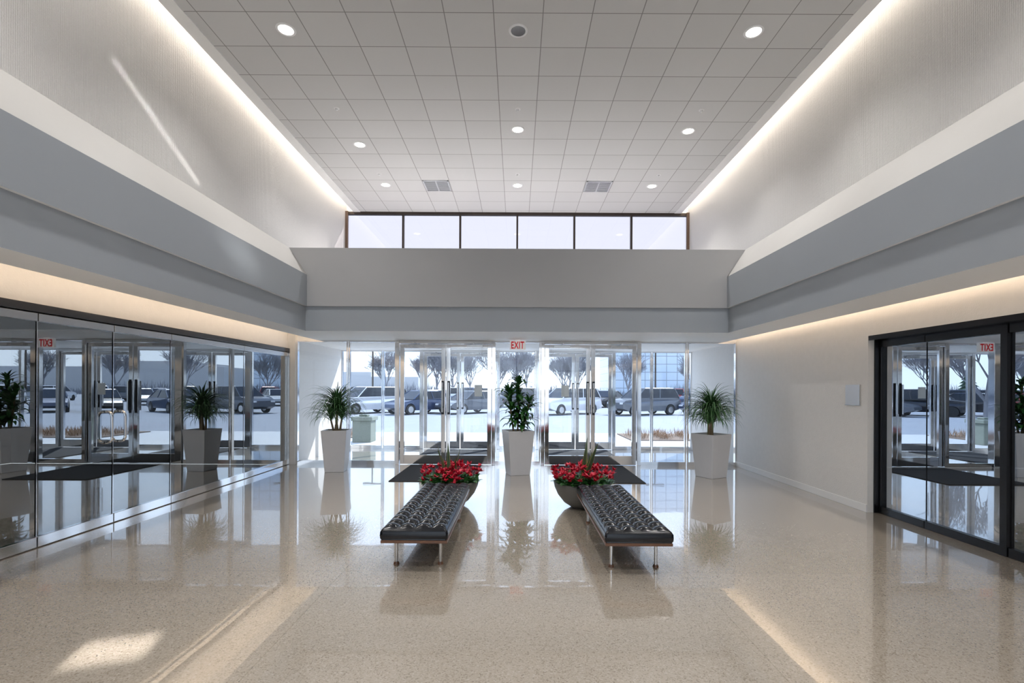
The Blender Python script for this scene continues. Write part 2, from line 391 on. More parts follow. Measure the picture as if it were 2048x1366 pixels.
E = empty('exit_sign', (0.02, 9.95, 2.585)); tag(E, "white exit sign with red letters under the soffit", "sign")
boxes('housing', [(-0.16, 0.16, -0.025, 0.025, -0.2, -0.015), (-0.05, 0.05, -0.02, 0.02, -0.015, 0)], M['signwhite'], parent=E, bevel=0.004)
for side in (-1, 1):
    c = bpy.data.curves.new('letters', 'FONT'); c.body = 'EXIT'; c.size = 0.2; c.align_x = 'CENTER'; c.align_y = 'CENTER'; c.extrude = 0.002; c.offset = 0.005; c.space_character = 1.12
    to = bpy.data.objects.new('tmp', c); COL.objects.link(to)
    dg = bpy.context.evaluated_depsgraph_get(); me = bpy.data.meshes.new_from_object(to.evaluated_get(dg))
    bpy.data.objects.remove(to)
    me.materials.clear(); me.materials.append(M['signred'])
    o = bpy.data.objects.new('lettering', me); COL.objects.link(o); o.parent = E
    xs_ = [v.co.x for v in me.vertices]; ys_ = [v.co.y for v in me.vertices]
    sx = 0.26/(max(xs_)-min(xs_)); cx_ = (max(xs_)+min(xs_))/2; cy_ = (max(ys_)+min(ys_))/2
    for v in me.vertices: v.co.x -= cx_; v.co.y -= cy_
    o.location = (0, side*0.0285, -0.1075); o.rotation_euler = (math.radians(90), 0, 0 if side < 0 else math.pi); o.scale = (sx, 1, 1)

# ------------------------------------------------------------------ lobby glass partition (x = XL)
ys = [1.2, 3.0, 4.85, 5.77, 6.73, 8.54, 10.17]
for i in range(6):
    a, b = ys[i]+0.006, ys[i+1]-0.006
    isd = i in (2, 3)
    nm = ('door_%d' % dn[0]) if isd else ('window_%d' % wn[0])
    if isd: dn[0] += 1
    else: wn[0] += 1
    w = empty(nm, (XL, (a+b)/2, 0)); h = (b-a)/2
    st(w, "frameless glass door with polished rails and curved pulls" if isd else "frameless glass partition panel with polished base rail", "door" if isd else "window")
    boxes('rail', [(-0.025, 0.025, -h, h, 0.008, 0.11)], M['chrome'], parent=w, bevel=0.003)
    boxes('top_rail', [(-0.025, 0.025, -h, h, 2.24, 2.32)], M['steel'], parent=w, bevel=0.003)
    mk('pane', [(0, -h, 0.11), (0, h, 0.11), (0, h, 2.24), (0, -h, 2.24)], [(0, 1, 2, 3)], M['glass_left'], parent=w)
    boxes('edge_strip', [(-0.006, 0.006, -h-0.003, -h+0.006, 0.11, 2.24)], M['chrome'], parent=w)
    if isd:
        s = 1 if i == 2 else -1
        yh = s*(h-0.09)
        for dx in (-1, 1):
            V, F = [], []
            pts = [(dx*0.005, yh, 0.95)]
            for t in range(0, 6): pts.append((dx*(0.02+0.06*math.sin(math.pi/2*t/5)), yh, 0.95+0.06*(1-math.cos(math.pi/2*t/5))))
            for t in range(5, -1, -1): pts.append((dx*(0.02+0.06*math.sin(math.pi/2*t/5)), yh, 1.31-0.06*(1-math.cos(math.pi/2*t/5))))
            pts.append((dx*0.005, yh, 1.31))
            tube(V, F, pts, 0.015)
            mk('handle', V, F, M['chrome'], parent=w)
st(boxes('trim_20', [(XL-0.05, XL+0.04, 1.2, 10.2, 2.33, 2.41)], M['header'], bevel=0.004), "dark metal header above the glass partition", "header")
st(boxes('trim_21', [(XL-0.04, XL+0.045, 10.17, 10.25, 0, 2.41)], M['steel']), "steel end post of the glass partition", "post")
XR = 4.76
ys = [0.6, 2.4, 3.6, 4.72, 5.69, 6.41]
for i in range(5):
    a, b = ys[i]+0.004, ys[i+1]-0.004
    w = empty('window_%d' % wn[0], (XR, (a+b)/2, 0)); wn[0] += 1; h = (b-a)/2
    st(w, "smoked glass panel in black metal frame", "window")
    boxes('frame', [(-0.03, 0.03, -h, h, 0, 0.09), (-0.03, 0.03, -h, h, 2.16, 2.25)] + ([(-0.04, 0.04, -h, -h+0.07, 0, 2.25)] if i == 3 else []) + ([(-0.02, 0.02, h-0.02, h, 0, 2.25)] if i == 4 else []), M['black'], parent=w, bevel=0.003)
    mk('pane', [(0, -h, 0.09), (0, h, 0.09), (0, h, 2.16), (0, -h, 2.16)], [(0, 1, 2, 3)], M['glass_dark'], parent=w)
    boxes('edge_strip', [(-0.005, 0.005, -h-0.004, -h+0.004, 0.09, 2.16)], M['black'], parent=w)
st(boxes('trim_22', [(4.6, 4.8, 0.5, 6.42, 2.25, 2.31), (4.68, 4.86, 6.412, 6.43, 0, 2.25)], M['black']), "black metal reveal around the smoked glass opening", "header")

st(boxes('floor.001', [(-10.5, -4.86, 0, 10.2, -0.2, -0.005)], M['carpet']), "dark carpet floor of the adjoining corridor", "floor")
st(boxes('floor.002', [(4.86, 10.5, 0, 10.2, -0.2, -0.005)], M['carpet']), "dark carpet floor of the adjoining room", "floor")
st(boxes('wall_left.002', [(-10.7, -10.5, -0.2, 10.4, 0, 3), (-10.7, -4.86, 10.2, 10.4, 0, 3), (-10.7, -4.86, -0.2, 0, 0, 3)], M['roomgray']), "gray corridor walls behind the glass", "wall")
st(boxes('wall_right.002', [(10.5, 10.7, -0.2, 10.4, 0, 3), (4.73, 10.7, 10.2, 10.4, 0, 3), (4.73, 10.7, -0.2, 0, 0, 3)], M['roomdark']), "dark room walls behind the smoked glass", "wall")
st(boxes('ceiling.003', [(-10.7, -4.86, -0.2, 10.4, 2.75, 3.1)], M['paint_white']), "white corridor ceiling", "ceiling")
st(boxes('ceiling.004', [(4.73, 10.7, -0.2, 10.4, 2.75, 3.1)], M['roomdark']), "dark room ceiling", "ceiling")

# ------------------------------------------------------------------ wall plaque
P = empty('wall_sign', (XW, 6.7, 1.4)); tag(P, "blank silver rectangular sign plate on the cream wall", "sign")
boxes('plate', [(-0.02, -0.002, -0.14, 0.14, 0.0, 0.275)], M['plaque'], parent=P, bevel=0.002)
boxes('edge', [(-0.024, -0.002, -0.146, -0.14, 0.0, 0.275), (-0.024, -0.002, -0.146, 0.146, -0.006, 0.0)], M['steel'], parent=P)

# ------------------------------------------------------------------ downlights, sprinklers, grilles
LIGHTS = [(-3.0, 6.34, 1), (0, 6.34, 0), (3.04, 6.34, 1), (0, 8.76, 1), (-3.0, 9.33, 1), (3.05, 8.78, 1), (-3.0, 11.17, 1), (0, 11.17, 1), (3.06, 11.17, 1),
          (-3.0, 3.6, 1), (0, 3.6, 1), (3.0, 3.6, 1), (-3, 0.8, 1), (0, 0.8, 1), (3, 0.8, 1), (-3, -2.5, 1), (3, -2.5, 1), (-3, -5, 1), (3, -5, 1)]
for i, (x, y, on) in enumerate(LIGHTS):
    r = 0.11
    d = empty('recessed_downlight', (x, y, ZC)); tag(d, "round recessed ceiling downlight, glowing warm white" if on else "round recessed ceiling downlight, switched off and dark", "light", group="recessed ceiling downlights")
    lathe('trim_ring', [(r-0.018, -0.002), (r-0.015, -0.008), (r+0.01, -0.008), (r+0.014, 0.0)], M['plastic'], parent=d, n=28)
    if on:
        lathe('lens', [(0.001, -0.005), (r-0.016, -0.005)], M['lens'], parent=d, n=28)
        ld = bpy.data.lights.new('bulb', 'SPOT'); ld.energy = 215; ld.color = (1, 0.975, 0.945); ld.spot_size = math.radians(125); ld.spot_blend = 0.9; ld.shadow_soft_size = 0.09
        lo = bpy.data.objects.new('bulb', ld); COL.objects.link(lo); lo.parent = d; lo.location = (0, 0, -0.03)
    else:
        lathe('lens', [(0.001, -0.003), (r-0.05, -0.003), (r-0.016, -0.006)], M['header'], parent=d, n=28)
for x, y in ((-3.0, 8.13), (0, 8.13), (3.04, 8.13), (-2.99, 10.6), (0, 10.6), (3.05, 10.6)):
    o = lathe('fire_sprinkler', [(0.001, -0.03), (0.02, -0.028), (0.02, -0.012), (0.012, -0.01), (0.035, -0.004), (0.045, 0.0)], M['plastic'], loc=(x, y, ZC), n=20)
    tag(o, "small white sprinkler head in the ceiling tile", "sprinkler", group="ceiling sprinklers")
for x in (-1.83, 1.83):
    g = empty('air_vent', (x, 11.2, ZC)); tag(g, "square white slotted ceiling air vent", "vent", group="ceiling air vents")
    q = 0.29
    boxes('frame', [(-q, q, -q, -q+0.03, -0.015, 0.0), (-q, q, q-0.03, q, -0.015, 0.0), (-q, -q+0.03, -q, q, -0.015, 0.0), (q-0.03, q, -q, q, -0.015, 0.0)], M['plaque'], parent=g)
    boxes('louver', [(-q+0.03, q-0.03, -q+0.05+j*0.055, -q+0.075+j*0.055, -0.012, -0.003) for j in range(9)] + [(-0.015, 0.015, -q+0.03, q-0.03, -0.014, -0.002)], M['plaque'], parent=g)
    boxes('backing', [(-q+0.02, q-0.02, -q+0.02, q-0.02, -0.002, 0.0)], M['dark'], parent=g)

for nm, b in (('floor_mat', (-2.18, -0.72, 8.38, 10.2)), ('floor_mat.001', (0.72, 2.2, 8.3, 10.2)), ('floor_mat.002', (-2.3, -0.7, 10.4, 12.8)), ('floor_mat.003', (0.75, 2.35, 10.4, 12.8))):
    tag(boxes(nm, [(b[0], b[1], b[2], b[3], 0.0, 0.012)], M['mat'], bevel=0.004), "charcoal rectangular entrance mat lying before the doors", "mat", group="entrance mats")

# ------------------------------------------------------------------ benches
def bench(nm, cx, y0, L, lab):
    w = 0.56
    B = empty(nm, (cx, y0, 0)); tag(B, lab, "bench", group="tufted benches")
    nx, ny = 48, 154; cols, rows = 4, 14
    V, F = [], []
    z0, zt = 0.275, 0.405
    def top(x, y):
        fu = (x/w+0.5)*cols; fv = y/L*rows
        a = abs(math.sin(math.pi*fu)); b = abs(math.sin(math.pi*fv))
        p = (a*b)**0.42
        edge = min(x+w/2, w/2-x, y, L-y)
        if edge < 0.03: p = max(p, 0.55)*(0.4+0.6*max(0, edge/0.03)**0.5)
        return zt-0.044+0.044*p
    for j in range(ny+1):
        for i in range(nx+1):
            x = -w/2+w*i/nx; y = L*j/ny
            V.append((x, y, top(x, y)))
    for j in range(ny):
        for i in range(nx):
            a = j*(nx+1)+i; F.append((a, a+1, a+nx+2, a+nx+1))
    ring = [i for i in range(nx+1)] + [j*(nx+1)+nx for j in range(1, ny+1)] + [ny*(nx+1)+i for i in range(nx-1, -1, -1)] + [j*(nx+1) for j in range(ny-1, 0, -1)]
    n = len(ring); prev = ring
    for (off, z) in ((0.012, zt-0.055), (0.014, zt-0.085), (0.012, z0+0.02), (0.0, z0)):
        cur = []
        for r in ring:
            x, y, _ = V[r]
            dx = -off if x <= -w/2+1e-6 else (off if x >= w/2-1e-6 else 0)
            dy = -off if y <= 1e-6 else (off if y >= L-1e-6 else 0)
            cur.append(len(V)); V.append((x+dx, y+dy, z))
        for q in range(n): F.append((prev[q], cur[q], cur[(q+1) % n], prev[(q+1) % n]))
        prev = cur
    F.append(tuple(prev))
    for j in range(1, rows):
        for i in range(1, cols):
            x = -w/2+w*i/cols; y = L*j/rows
            cyl(V, F, (x, y, zt-0.046), (x, y, zt-0.032), 0.013, 0.007, n=8)
    mk('cushion', V, F, M['leather'], parent=B, smooth=True)
    boxes('frame', [(-w/2-0.01, w/2+0.01, -0.01, 0.04, 0.25, 0.275), (-w/2-0.01, w/2+0.01, L-0.04, L+0.01, 0.25, 0.275), (-w/2-0.01, -w/2+0.04, 0.04, L-0.04, 0.25, 0.275), (w/2-0.04, w/2+0.01, 0.04, L-0.04, 0.25, 0.275), (-w/2+0.04, w/2-0.04, L/2-0.03, L/2+0.03, 0.25, 0.275)], M['wood'], parent=B, bevel=0.004)
    for yy in (0.2, L-0.35):
        for xx in (-0.2, 0.2):
            V, F = [], []
            cyl(V, F, (xx, yy, 0.02), (xx, yy, 0.275), 0.015, n=14)
            mk('leg', V, F, M['steel'], parent=B)
            V, F = [], []
            cyl(V, F, (xx, yy, 0.0), (xx, yy, 0.022), 0.028, 0.022, n=16)
            mk('foot', V, F, M['wood'], parent=B)
        boxes('cross_rail', [(-0.27, 0.27, yy-0.012, yy+0.012, 0.243, 0.255)], M['steel'], parent=B)
    return B
bench('bench', -0.885, 4.27, 2.0, "black leather tufted bench with wood frame and steel legs")
bench('bench.001', 1.06, 4.22, 1.98, "black leather tufted bench with wood frame and steel legs")

# ------------------------------------------------------------------ planters
def planter(nm, x, y, wt, wb, h, rot, lab):
    P = empty(nm, (x, y, 0), (0, 0, rot)); tag(P, lab, "potted plant")
    V, F = [], []
    def rg(w, z):
        i = len(V); c = w/2
        V.extend([(-c, -c, z), (c, -c, z), (c, c, z), (-c, c, z)]); return i
    a = rg(wb, 0); b = rg(wt, h); c = rg(wt-0.05, h); d = rg(wt-0.09, h-0.06)
    for p, q in ((a, b), (b, c), (c, d)):
        for k2 in range(4): F.append((p+k2, p+(k2+1) % 4, q+(k2+1) % 4, q+k2))
    F.append((a+3, a+2, a+1, a))
    mk('planter', V, F, M['pot'], parent=P, bevel=0.008)
    s = (wt-0.09)/2
    boxes('soil', [(-s, s, -s, s, h-0.12, h-0.055)], M['soil'], parent=P)
    return P

def ponytail(P, h, seed, n=240):
    rnd = random.Random(seed)
    V, F = [], []
    cyl(V, F, (0, 0, h-0.06), (0.0, 0, h+0.10), 0.05, 0.03, 10); cyl(V, F, (0, 0, h+0.1), (0.01, 0, h+0.36), 0.025, 0.02, 8)
    cyl(V, F, (0.05, 0.02, h-0.06), (0.09, 0.04, h+0.22), 0.022, 0.016, 8); cyl(V, F, (-0.05, 0.02, h-0.06), (-0.10, -0.03, h+0.2), 0.022, 0.016, 8)
    mk('trunk', V, F, M['stem'], parent=P)
    V, F = [], []
    for (cx, cy, cz, m, q) in ((0.01, 0, h+0.38, n, 1.0), (0.09, 0.04, h+0.22, n//2, 0.85), (-0.1, -0.03, h+0.2, n//2, 0.85)):
        for i in range(m):
            az = rnd.uniform(0, 2*math.pi); el = rnd.uniform(0.45, 1.52)
            L = rnd.uniform(0.48, 0.82)*q
            leaf(V, F, (cx, cy, cz+rnd.uniform(-0.05, 0.05)), az, el, L, rnd.uniform(0.014, 0.021), rnd.uniform(1.5, 3.2), seg=9, fold=0.2)
    mk('foliage', V, F, M['leaf'], parent=P, smooth=True)

def dracaena(P, h, seed):
    rnd = random.Random(seed)
    V, F = [], []
    canes = [((0.0, 0.02), (0.02, 0.0), 0.90), ((0.08, -0.05), (0.20, -0.05), 0.50), ((-0.08, 0.0), (-0.18, 0.02), 0.70), ((0.02, -0.08), (0.06, -0.14), 0.32)]
    for (a, b, H) in canes: cyl(V, F, (*a, h-0.06), (*b, h+H), 0.018, 0.013, 8)
    mk('cane', V, F, M['stem'], parent=P)
    V, F = [], []
    for (a, b, H) in canes:
        nw = int(H/0.058)
        for k3 in range(nw):
            t = k3/max(1, nw-1); z = h+H*(0.15+0.85*t)
            x = a[0]+(b[0]-a[0])*t; y = a[1]+(b[1]-a[1])*t
            for q in range(4):
                az = rnd.uniform(0, 2*math.pi)
                L = rnd.uniform(0.28, 0.46)*(0.9 if t < 0.85 else 0.8)
                leaf(V, F, (x, y, z), az, rnd.uniform(0.1, 0.9)+t*0.3, L, rnd.uniform(0.065, 0.095), rnd.uniform(1.3, 2.4), seg=8, fold=0.12)
        for q in range(6):
            leaf(V, F, (b[0], b[1], h+H), rnd.uniform(0, 6.28), rnd.uniform(0.8, 1.4), rnd.uniform(0.14, 0.24), 0.05, rnd.uniform(0.5, 1.4), seg=6, fold=0.2)
    mk('foliage', V, F, M['leafd'], parent=P, smooth=True)

P1 = planter('potted_plant', -3.46, 9.45, 0.47, 0.35, 0.79, 0.12, "tall tapered pale gray planter with arching ponytail palm"); ponytail(P1, 0.79, 3, n=200)
P2 = planter('potted_plant.001', 0.03, 9.2, 0.50, 0.37, 0.82, 0.28, "tall tapered pale gray planter with broad-leaved dracaena"); dracaena(P2, 0.82, 5)
P3 = planter('potted_plant.002', 3.57, 9.0, 0.50, 0.38, 0.79, 0.5, "tall tapered pale gray planter with bushy ponytail palm"); ponytail(P3, 0.79, 11, n=260)

def bowlplant(nm, x, y, seed, lab):
    rnd = random.Random(seed)
    P = empty(nm, (x, y, 0)); tag(P, lab, "flower bowl", group="flower bowls")
    R = 0.39; H = 0.34
    lathe('bowl', [(0.001, 0.0), (0.13, 0.0), (0.16, 0.012), (0.25, 0.07), (0.33, 0.17), (0.375, 0.27), (R, H), (R-0.015, H+0.004), (R-0.03, H-0.01), (R-0.05, H-0.06)], M['bowl'], parent=P)
    lathe('soil', [(0.001, H-0.04), (R-0.04, H-0.05)], M['soil'], parent=P)
    V, F = [], []
    for i in range(300):
        a = rnd.uniform(0, 6.283); r = R*math.sqrt(rnd.uniform(0, 1))*0.98
        leaf(V, F, (r*math.cos(a), r*math.sin(a), H-0.03+rnd.uniform(0, 0.06)), a+rnd.uniform(-1, 1), rnd.uniform(0.0, 1.2), rnd.uniform(0.07, 0.12), rnd.uniform(0.05, 0.08), rnd.uniform(0.5, 2), seg=4, fold=0.1, shape=0.3)
    mk('foliage', V, F, M['leafd'], parent=P, smooth=True)
    V, F = [], []
    for i in range(130):
        a = rnd.uniform(0, 6.283); rr = math.sqrt(rnd.uniform(0, 1)); r = R*rr*1.12
        z = H+0.07+0.08*(1-rr*rr)+rnd.uniform(-0.05, 0.09)
        cx, cy = r*math.cos(a), r*math.sin(a)
        for p in range(6):
            leaf(V, F, (cx, cy, z), p*1.047+rnd.uniform(-0.3, 0.3), rnd.uniform(0.1, 1.2), rnd.uniform(0.045, 0.07), rnd.uniform(0.03, 0.045), rnd.uniform(-0.6, 0.8), seg=3, fold=0.1, shape=0.35)
    mk('blossoms', V, F, M['red'], parent=P, smooth=True)
    V, F, MI = [], [], []
    for i in range(6):
        a = rnd.uniform(0, 6.283)
        leaf(V, F, (0.06*math.cos(a), 0.06*math.sin(a), H-0.03), a, rnd.uniform(1.2, 1.5), rnd.uniform(0.36, 0.66), rnd.uniform(0.06, 0.08), rnd.uniform(-0.15, 0.25), seg=9, fold=0.22, shape=0.3, MI=MI, edge=True, twist=rnd.uniform(-1.2, 1.2))
    mk('snake_plant', V, F, [M['leafs'], M['leafy']], parent=P, midx=MI, smooth=True)
bowlplant('flower_bowl', -0.90, 6.74, 21, "shallow taupe bowl of red blossoms with upright snake plant")
bowlplant('flower_bowl.001', 0.90, 6.66, 22, "shallow taupe bowl of red blossoms with upright snake plant")

# ------------------------------------------------------------------ outside
GZ = -0.02
st(boxes('floor.003', [(-300, 300, YO+0.1, 18.0, -0.3, GZ)], M['concrete']), "pale concrete walkway outside the entrance", "pavement")
st(boxes('floor.004', [(-300, 300, 18.0, 400, -0.3, GZ-0.005)], M['asphalt']), "sun-bleached parking lot asphalt", "ground")
st(boxes('floor.005', [(-300, 300, -200, YB-0.2, -0.3, GZ-0.005)], M['concrete']), "pale concrete ground outside", "ground")
for i, b in enumerate(((3.6, 14, 15.4, 17.6), (-16, -5.2, 15.8, 17.6))):
    x0, x1, y0, y1 = b
    o = boxes('garden_bed' if i == 0 else 'garden_bed.001', [(x0, x1, y0, y1, GZ, 0.01)], M['mulch'], bevel=0.01)
    tag(o, "brown mulch planting bed beside the walkway", "planting bed")
    rnd = random.Random(i)
    V, F = [], []
    for k4 in range(3200):
        x = rnd.uniform(x0+0.2, x1-0.2); y = rnd.choice((y0+0.4, y0+1.0, y0+1.5))+rnd.gauss(0, 0.12)
        x = round(x/0.8)*0.8+rnd.gauss(0, 0.14)
        leaf(V, F, (x, y, 0.012), rnd.uniform(0, 6.28), rnd.uniform(0.7, 1.5), rnd.uniform(0.12, 0.34), 0.014, 0.6, seg=3)
    o = mk('dry_grass' if i == 0 else 'dry_grass.001', V, F, M['drygrass'])
    tag(o, "low dry tan ornamental grass tufts in mulch", "grass", kind='stuff')
tag(boxes('waste_bin', [(-4.85, -4.3, 14.5, 15.05, GZ, 0.62), (-4.9, -4.25, 14.45, 15.1, 0.62, 0.74), (-4.7, -4.45, 14.65, 14.9, 0.74, 0.8)], M['bin'], bevel=0.02), "speckled stone outdoor waste bin beside the walkway", "bin")

def car_geo(kind):
    if kind == 'sedan':
        prof_t = [(2.28, 0.42), (2.25, 0.62), (2.0, 0.74), (1.05, 0.90), (-1.7, 0.96), (-2.2, 0.90), (-2.3, 0.6), (-2.28, 0.35)]
        gb = (1.1, -1.95, 0.92); gt = (0.25, -1.15, 1.43)
    else:
        prof_t = [(2.25, 0.42), (2.24, 0.78), (2.0, 0.93), (1.15, 1.05), (-2.1, 1.08), (-2.25, 0.95), (-2.3, 0.6), (-2.28, 0.38)]
        gb = (1.2, -2.2, 1.04); gt = (0.45, -1.95, 1.66)
    poly = list(prof_t)
    for cx in (-1.38, 1.40):
        poly.append((cx-0.40, 0.26))
        for k5 in range(1, 8):
            t = math.pi*(1-k5/8); poly.append((cx+0.38*math.cos(t), 0.30+0.38*math.sin(t)))
        poly.append((cx+0.40, 0.26))
    n = len(poly); V = []; F = []
    for s, hw in ((-1, 0.90), (1, 0.90)):
        for x, z in poly:
            tz = max(0, (z-0.6))*0.12; tx = 0.10*max(0, abs(x)-1.6)
            V.append((x, s*(hw-tz-tx), z))
    F = [(i, (i+1) % n, n+(i+1) % n, n+i) for i in range(n)] + [tuple(range(n))[::-1], tuple(range(n, 2*n))]
    body = (V, F)
    bx0, bx1, bz = gb; tx0, tx1, tz = gt
    GV = [(bx0, -0.80, bz), (bx1, -0.80, bz), (bx1, 0.80, bz), (bx0, 0.80, bz), (tx0, -0.62, tz), (tx1, -0.62, tz), (tx1, 0.62, tz), (tx0, 0.62, tz)]
    GF = [(0, 1, 5, 4), (1, 2, 6, 5), (2, 3, 7, 6), (3, 0, 4, 7)]
    RV = [(tx0+0.03, -0.64, tz-0.02), (tx1-0.03, -0.64, tz-0.02), (tx1-0.03, 0.64, tz-0.02), (tx0+0.03, 0.64, tz-0.02), (tx0-0.1, -0.56, tz+0.04), (tx1+0.1, -0.56, tz+0.04), (tx1+0.1, 0.56, tz+0.04), (tx0-0.1, 0.56, tz+0.04)]
    RF = [(0, 3, 2, 1), (4, 5, 6, 7), (0, 1, 5, 4), (1, 2, 6, 5), (2, 3, 7, 6), (3, 0, 4, 7)]
    for s in (-1, 1):
        for (bxx, txx) in ((bx0, tx0), ((bx0+bx1)/2-0.1, (tx0+tx1)/2), (bx1, tx1)):
            cyl(RV, RF, (bxx, s*0.805, bz), (txx, s*0.625, tz), 0.035, 0.03, 6)
    wheels = []
    for cx in (-1.38, 1.40):
        for s in (-1, 1):
            a, b = [], []
            cyl(a, b, (0, -0.11, 0), (0, 0.11, 0), 0.32, n=20)
            wheels.append((cx, s*0.80, 0.32, a, b))
    return body, (GV, GF), (RV, RF), wheels
def add_offset(V, F, V2, F2, off=(0, 0, 0)):
    i = len(V); V += [(a+off[0], b+off[1], c+off[2]) for a, b, c in V2]; F += [tuple(k6+i for k6 in f) for f in F2]
proto = {}
for kd in ('sedan', 'suv'):
    body, gh, rf, wh = car_geo(kd)
    me = {}
    bv, bf = [], []
    add_offset(bv, bf, *body); add_offset(bv, bf, *rf)
    def mm(nm, V, F, mt):
        m_ = bpy.data.meshes.new(nm); m_.from_pydata(V, [], F)
        for q in mt: m_.materials.append(q)
        m_.update(); return m_
    me['body'] = mm('body', bv, bf, [M['car_white']])
    me['glass'] = mm('windows', gh[0], gh[1], [M['carglass']])
    me['wheel'] = mm('wheel', wh[0][3], wh[0][4], [M['tire']])
    hv, hf = [], []
    cyl(hv, hf, (0, -0.125, 0), (0, 0.125, 0), 0.20, 0.20, 14)
    me['hub'] = mm('hub', hv, hf, [M['steel']])
    lv, lf = [], []
    bx(lv, lf, -0.06, 0.06, -0.14, 0.14, -0.05, 0.05)
    me['lamp'] = mm('headlamp', lv, lf, [M['plastic']])
    me['lpos'] = [(2.2, s*0.64, 0.60 if kd == 'sedan' else 0.74) for s in (-1, 1)]
    lv, lf = [], []
    bx(lv, lf, -0.06, 0.06, -0.15, 0.15, -0.07, 0.07)
    me['tail'] = mm('taillamp', lv, lf, [M['car_red']])
    me['tpos'] = [(-2.22, s*0.65, 0.76 if kd == 'sedan' else 0.85) for s in (-1, 1)]
    me['wpos'] = [(w[0], w[1], w[2]) for w in wh]
    jv, jf = list(bv), list(bf); mi = [0]*len(jf)
    add_offset(jv, jf, *gh); mi += [1]*(len(jf)-len(mi))
    for w in wh: add_offset(jv, jf, w[3], w[4], w[:3])
    mi += [2]*(len(jf)-len(mi))
    jm = mm('car', jv, jf, [M['car_white'], M['carglass'], M['tire']])
    for p, q in zip(jm.polygons, mi): p.material_index = q
    me['joined'] = jm
    proto[kd] = me
def car(kd, x, y, rot, paint, detail=True):
    me = proto[kd]
    lab = "%s parked %s on the sunlit lot" % (paint, 'sedan' if kd == 'sedan' else 'sport utility vehicle')
    if detail:
        c = empty('car', (x, y, GZ), (0, 0, rot)); tag(c, lab, "car", group="parked cars")
        def ch(nm, m_, loc=(0, 0, 0)):
            o = bpy.data.objects.new(nm, m_); COL.objects.link(o); o.parent = c; o.location = loc; return o
        b = ch('body', me['body']); b.material_slots[0].link = 'OBJECT'; b.material_slots[0].material = M['car_'+paint]
        bv = b.modifiers.new('bevel', 'BEVEL'); bv.width = 0.05; bv.segments = 2; bv.limit_method = 'ANGLE'
        ch('windows', me['glass'])
        for p in me['lpos']: ch('headlamp', me['lamp'], p)
        for p in me['tpos']: ch('taillamp', me['tail'], p)
        for p in me['wpos']:
            w = ch('wheel', me['wheel'], p)
            h = bpy.data.objects.new('hubcap', me['hub']); COL.objects.link(h); h.parent = w
    else:
        o = bpy.data.objects.new('car', me['joined']); COL.objects.link(o); o.location = (x, y, GZ); o.rotation_euler = (0, 0, rot)
        o.material_slots[0].link = 'OBJECT'; o.material_slots[0].material = M['car_'+paint]
        tag(o, lab, "car", group="parked cars")
R = math.radians
car('suv', -9.6, 31.5, R(232), 'white')
car('sedan', -6.2, 31.2, R(232), 'navy')
car('sedan', -3.0, 32.0, R(228), 'gray')
car('suv', 3.3, 31.5, R(218), 'white')
car('suv', 8.1, 31.2, R(205), 'gray')
car('sedan', 12.6, 31.8, R(215), 'navy')
rnd = random.Random(4)
pl = ['white', 'navy', 'black', 'silver', 'gray', 'silver', 'black', 'white', 'red']
for j in range(13):
    car(rnd.choice(('sedan', 'suv')), -13.4-j*3.4, 31.5, R(232), rnd.choice(pl), False)
    car(rnd.choice(('sedan', 'suv')), 17.0+j*3.4, 31.5, R(228), rnd.choice(pl), False)
for x in range(-76, 78, 4):
    car(rnd.choice(('sedan', 'suv')), x, 44, R(rnd.uniform(225, 235)), rnd.choice(pl), False)
for x in range(-90, 95, 4):
    if rnd.random() < 0.85:
        car(rnd.choice(('sedan', 'suv')), x, 55, R(rnd.uniform(60, 80)), rnd.choice(pl), False)

def tree_mesh(seed, H=9):
    rnd = random.Random(seed); V, F = [], []
    def br(p, d, L, r, lv):
        q = p + d*L
        cyl(V, F, p, q, r, r*0.65, 5 if lv < 2 else 3, cap=False)
        if lv >= 7: return
        nch = 4 if lv == 0 else (3 if lv < 5 else 2)
        for c_ in range(nch):
            ax = Vector((rnd.uniform(-1, 1), rnd.uniform(-1, 1), rnd.uniform(-0.2, 0.7)))
            nd = (d + ax*0.6).normalized(); nd.z = max(nd.z, 0.1); nd.normalize()
            br(q, nd, L*rnd.uniform(0.66, 0.92), max(r*0.6, 0.014), lv+1)
        if lv < 4:
            nd = (d + Vector((rnd.uniform(-0.2, 0.2), rnd.uniform(-0.2, 0.2), 0.3))).normalized()
            br(q, nd, L*0.9, max(r*0.7, 0.014), lv+2)
    br(Vector((0, 0, 0)), Vector((0, 0, 1)), H*0.17, 0.15, 0)
    m_ = bpy.data.meshes.new('tree'); m_.from_pydata(V, [], F); m_.materials.append(M['hazed_bark']); m_.update(); return m_
tms = [tree_mesh(s) for s in (1, 2, 3)]
k7 = 0
for (x, y, s) in ((-17, 64, 1.0), (-8.5, 66, 1.05), (0, 65, 1.0), (7.5, 70, 1.05), (15, 66, 1.0), (-13, 80, 1.2), (-3, 82, 1.2), (8, 84, 1.2), (-27, 66, 1.0), (-37, 64, 1.0), (25, 68, 1.0), (35, 66, 1), (46, 68, 1.1), (-11.5, 22, 0.75), (58, 70, 1), (-55, 62, 1), (-9, 95, 1.3), (2, 97, 1.3), (-18, 96, 1.3), (12, 96, 1.3), (-46, 66, 1.1), (-64, 70, 1.1)):
    o = bpy.data.objects.new('tree', tms[k7 % 3]); k7 += 1; COL.objects.link(o); o.location = (x, y, GZ); o.scale = (s, s, s); o.rotation_euler = (0, 0, k7*1.3)
    tag(o, "bare leafless deciduous tree beyond the parking lot", "tree", group="bare trees")
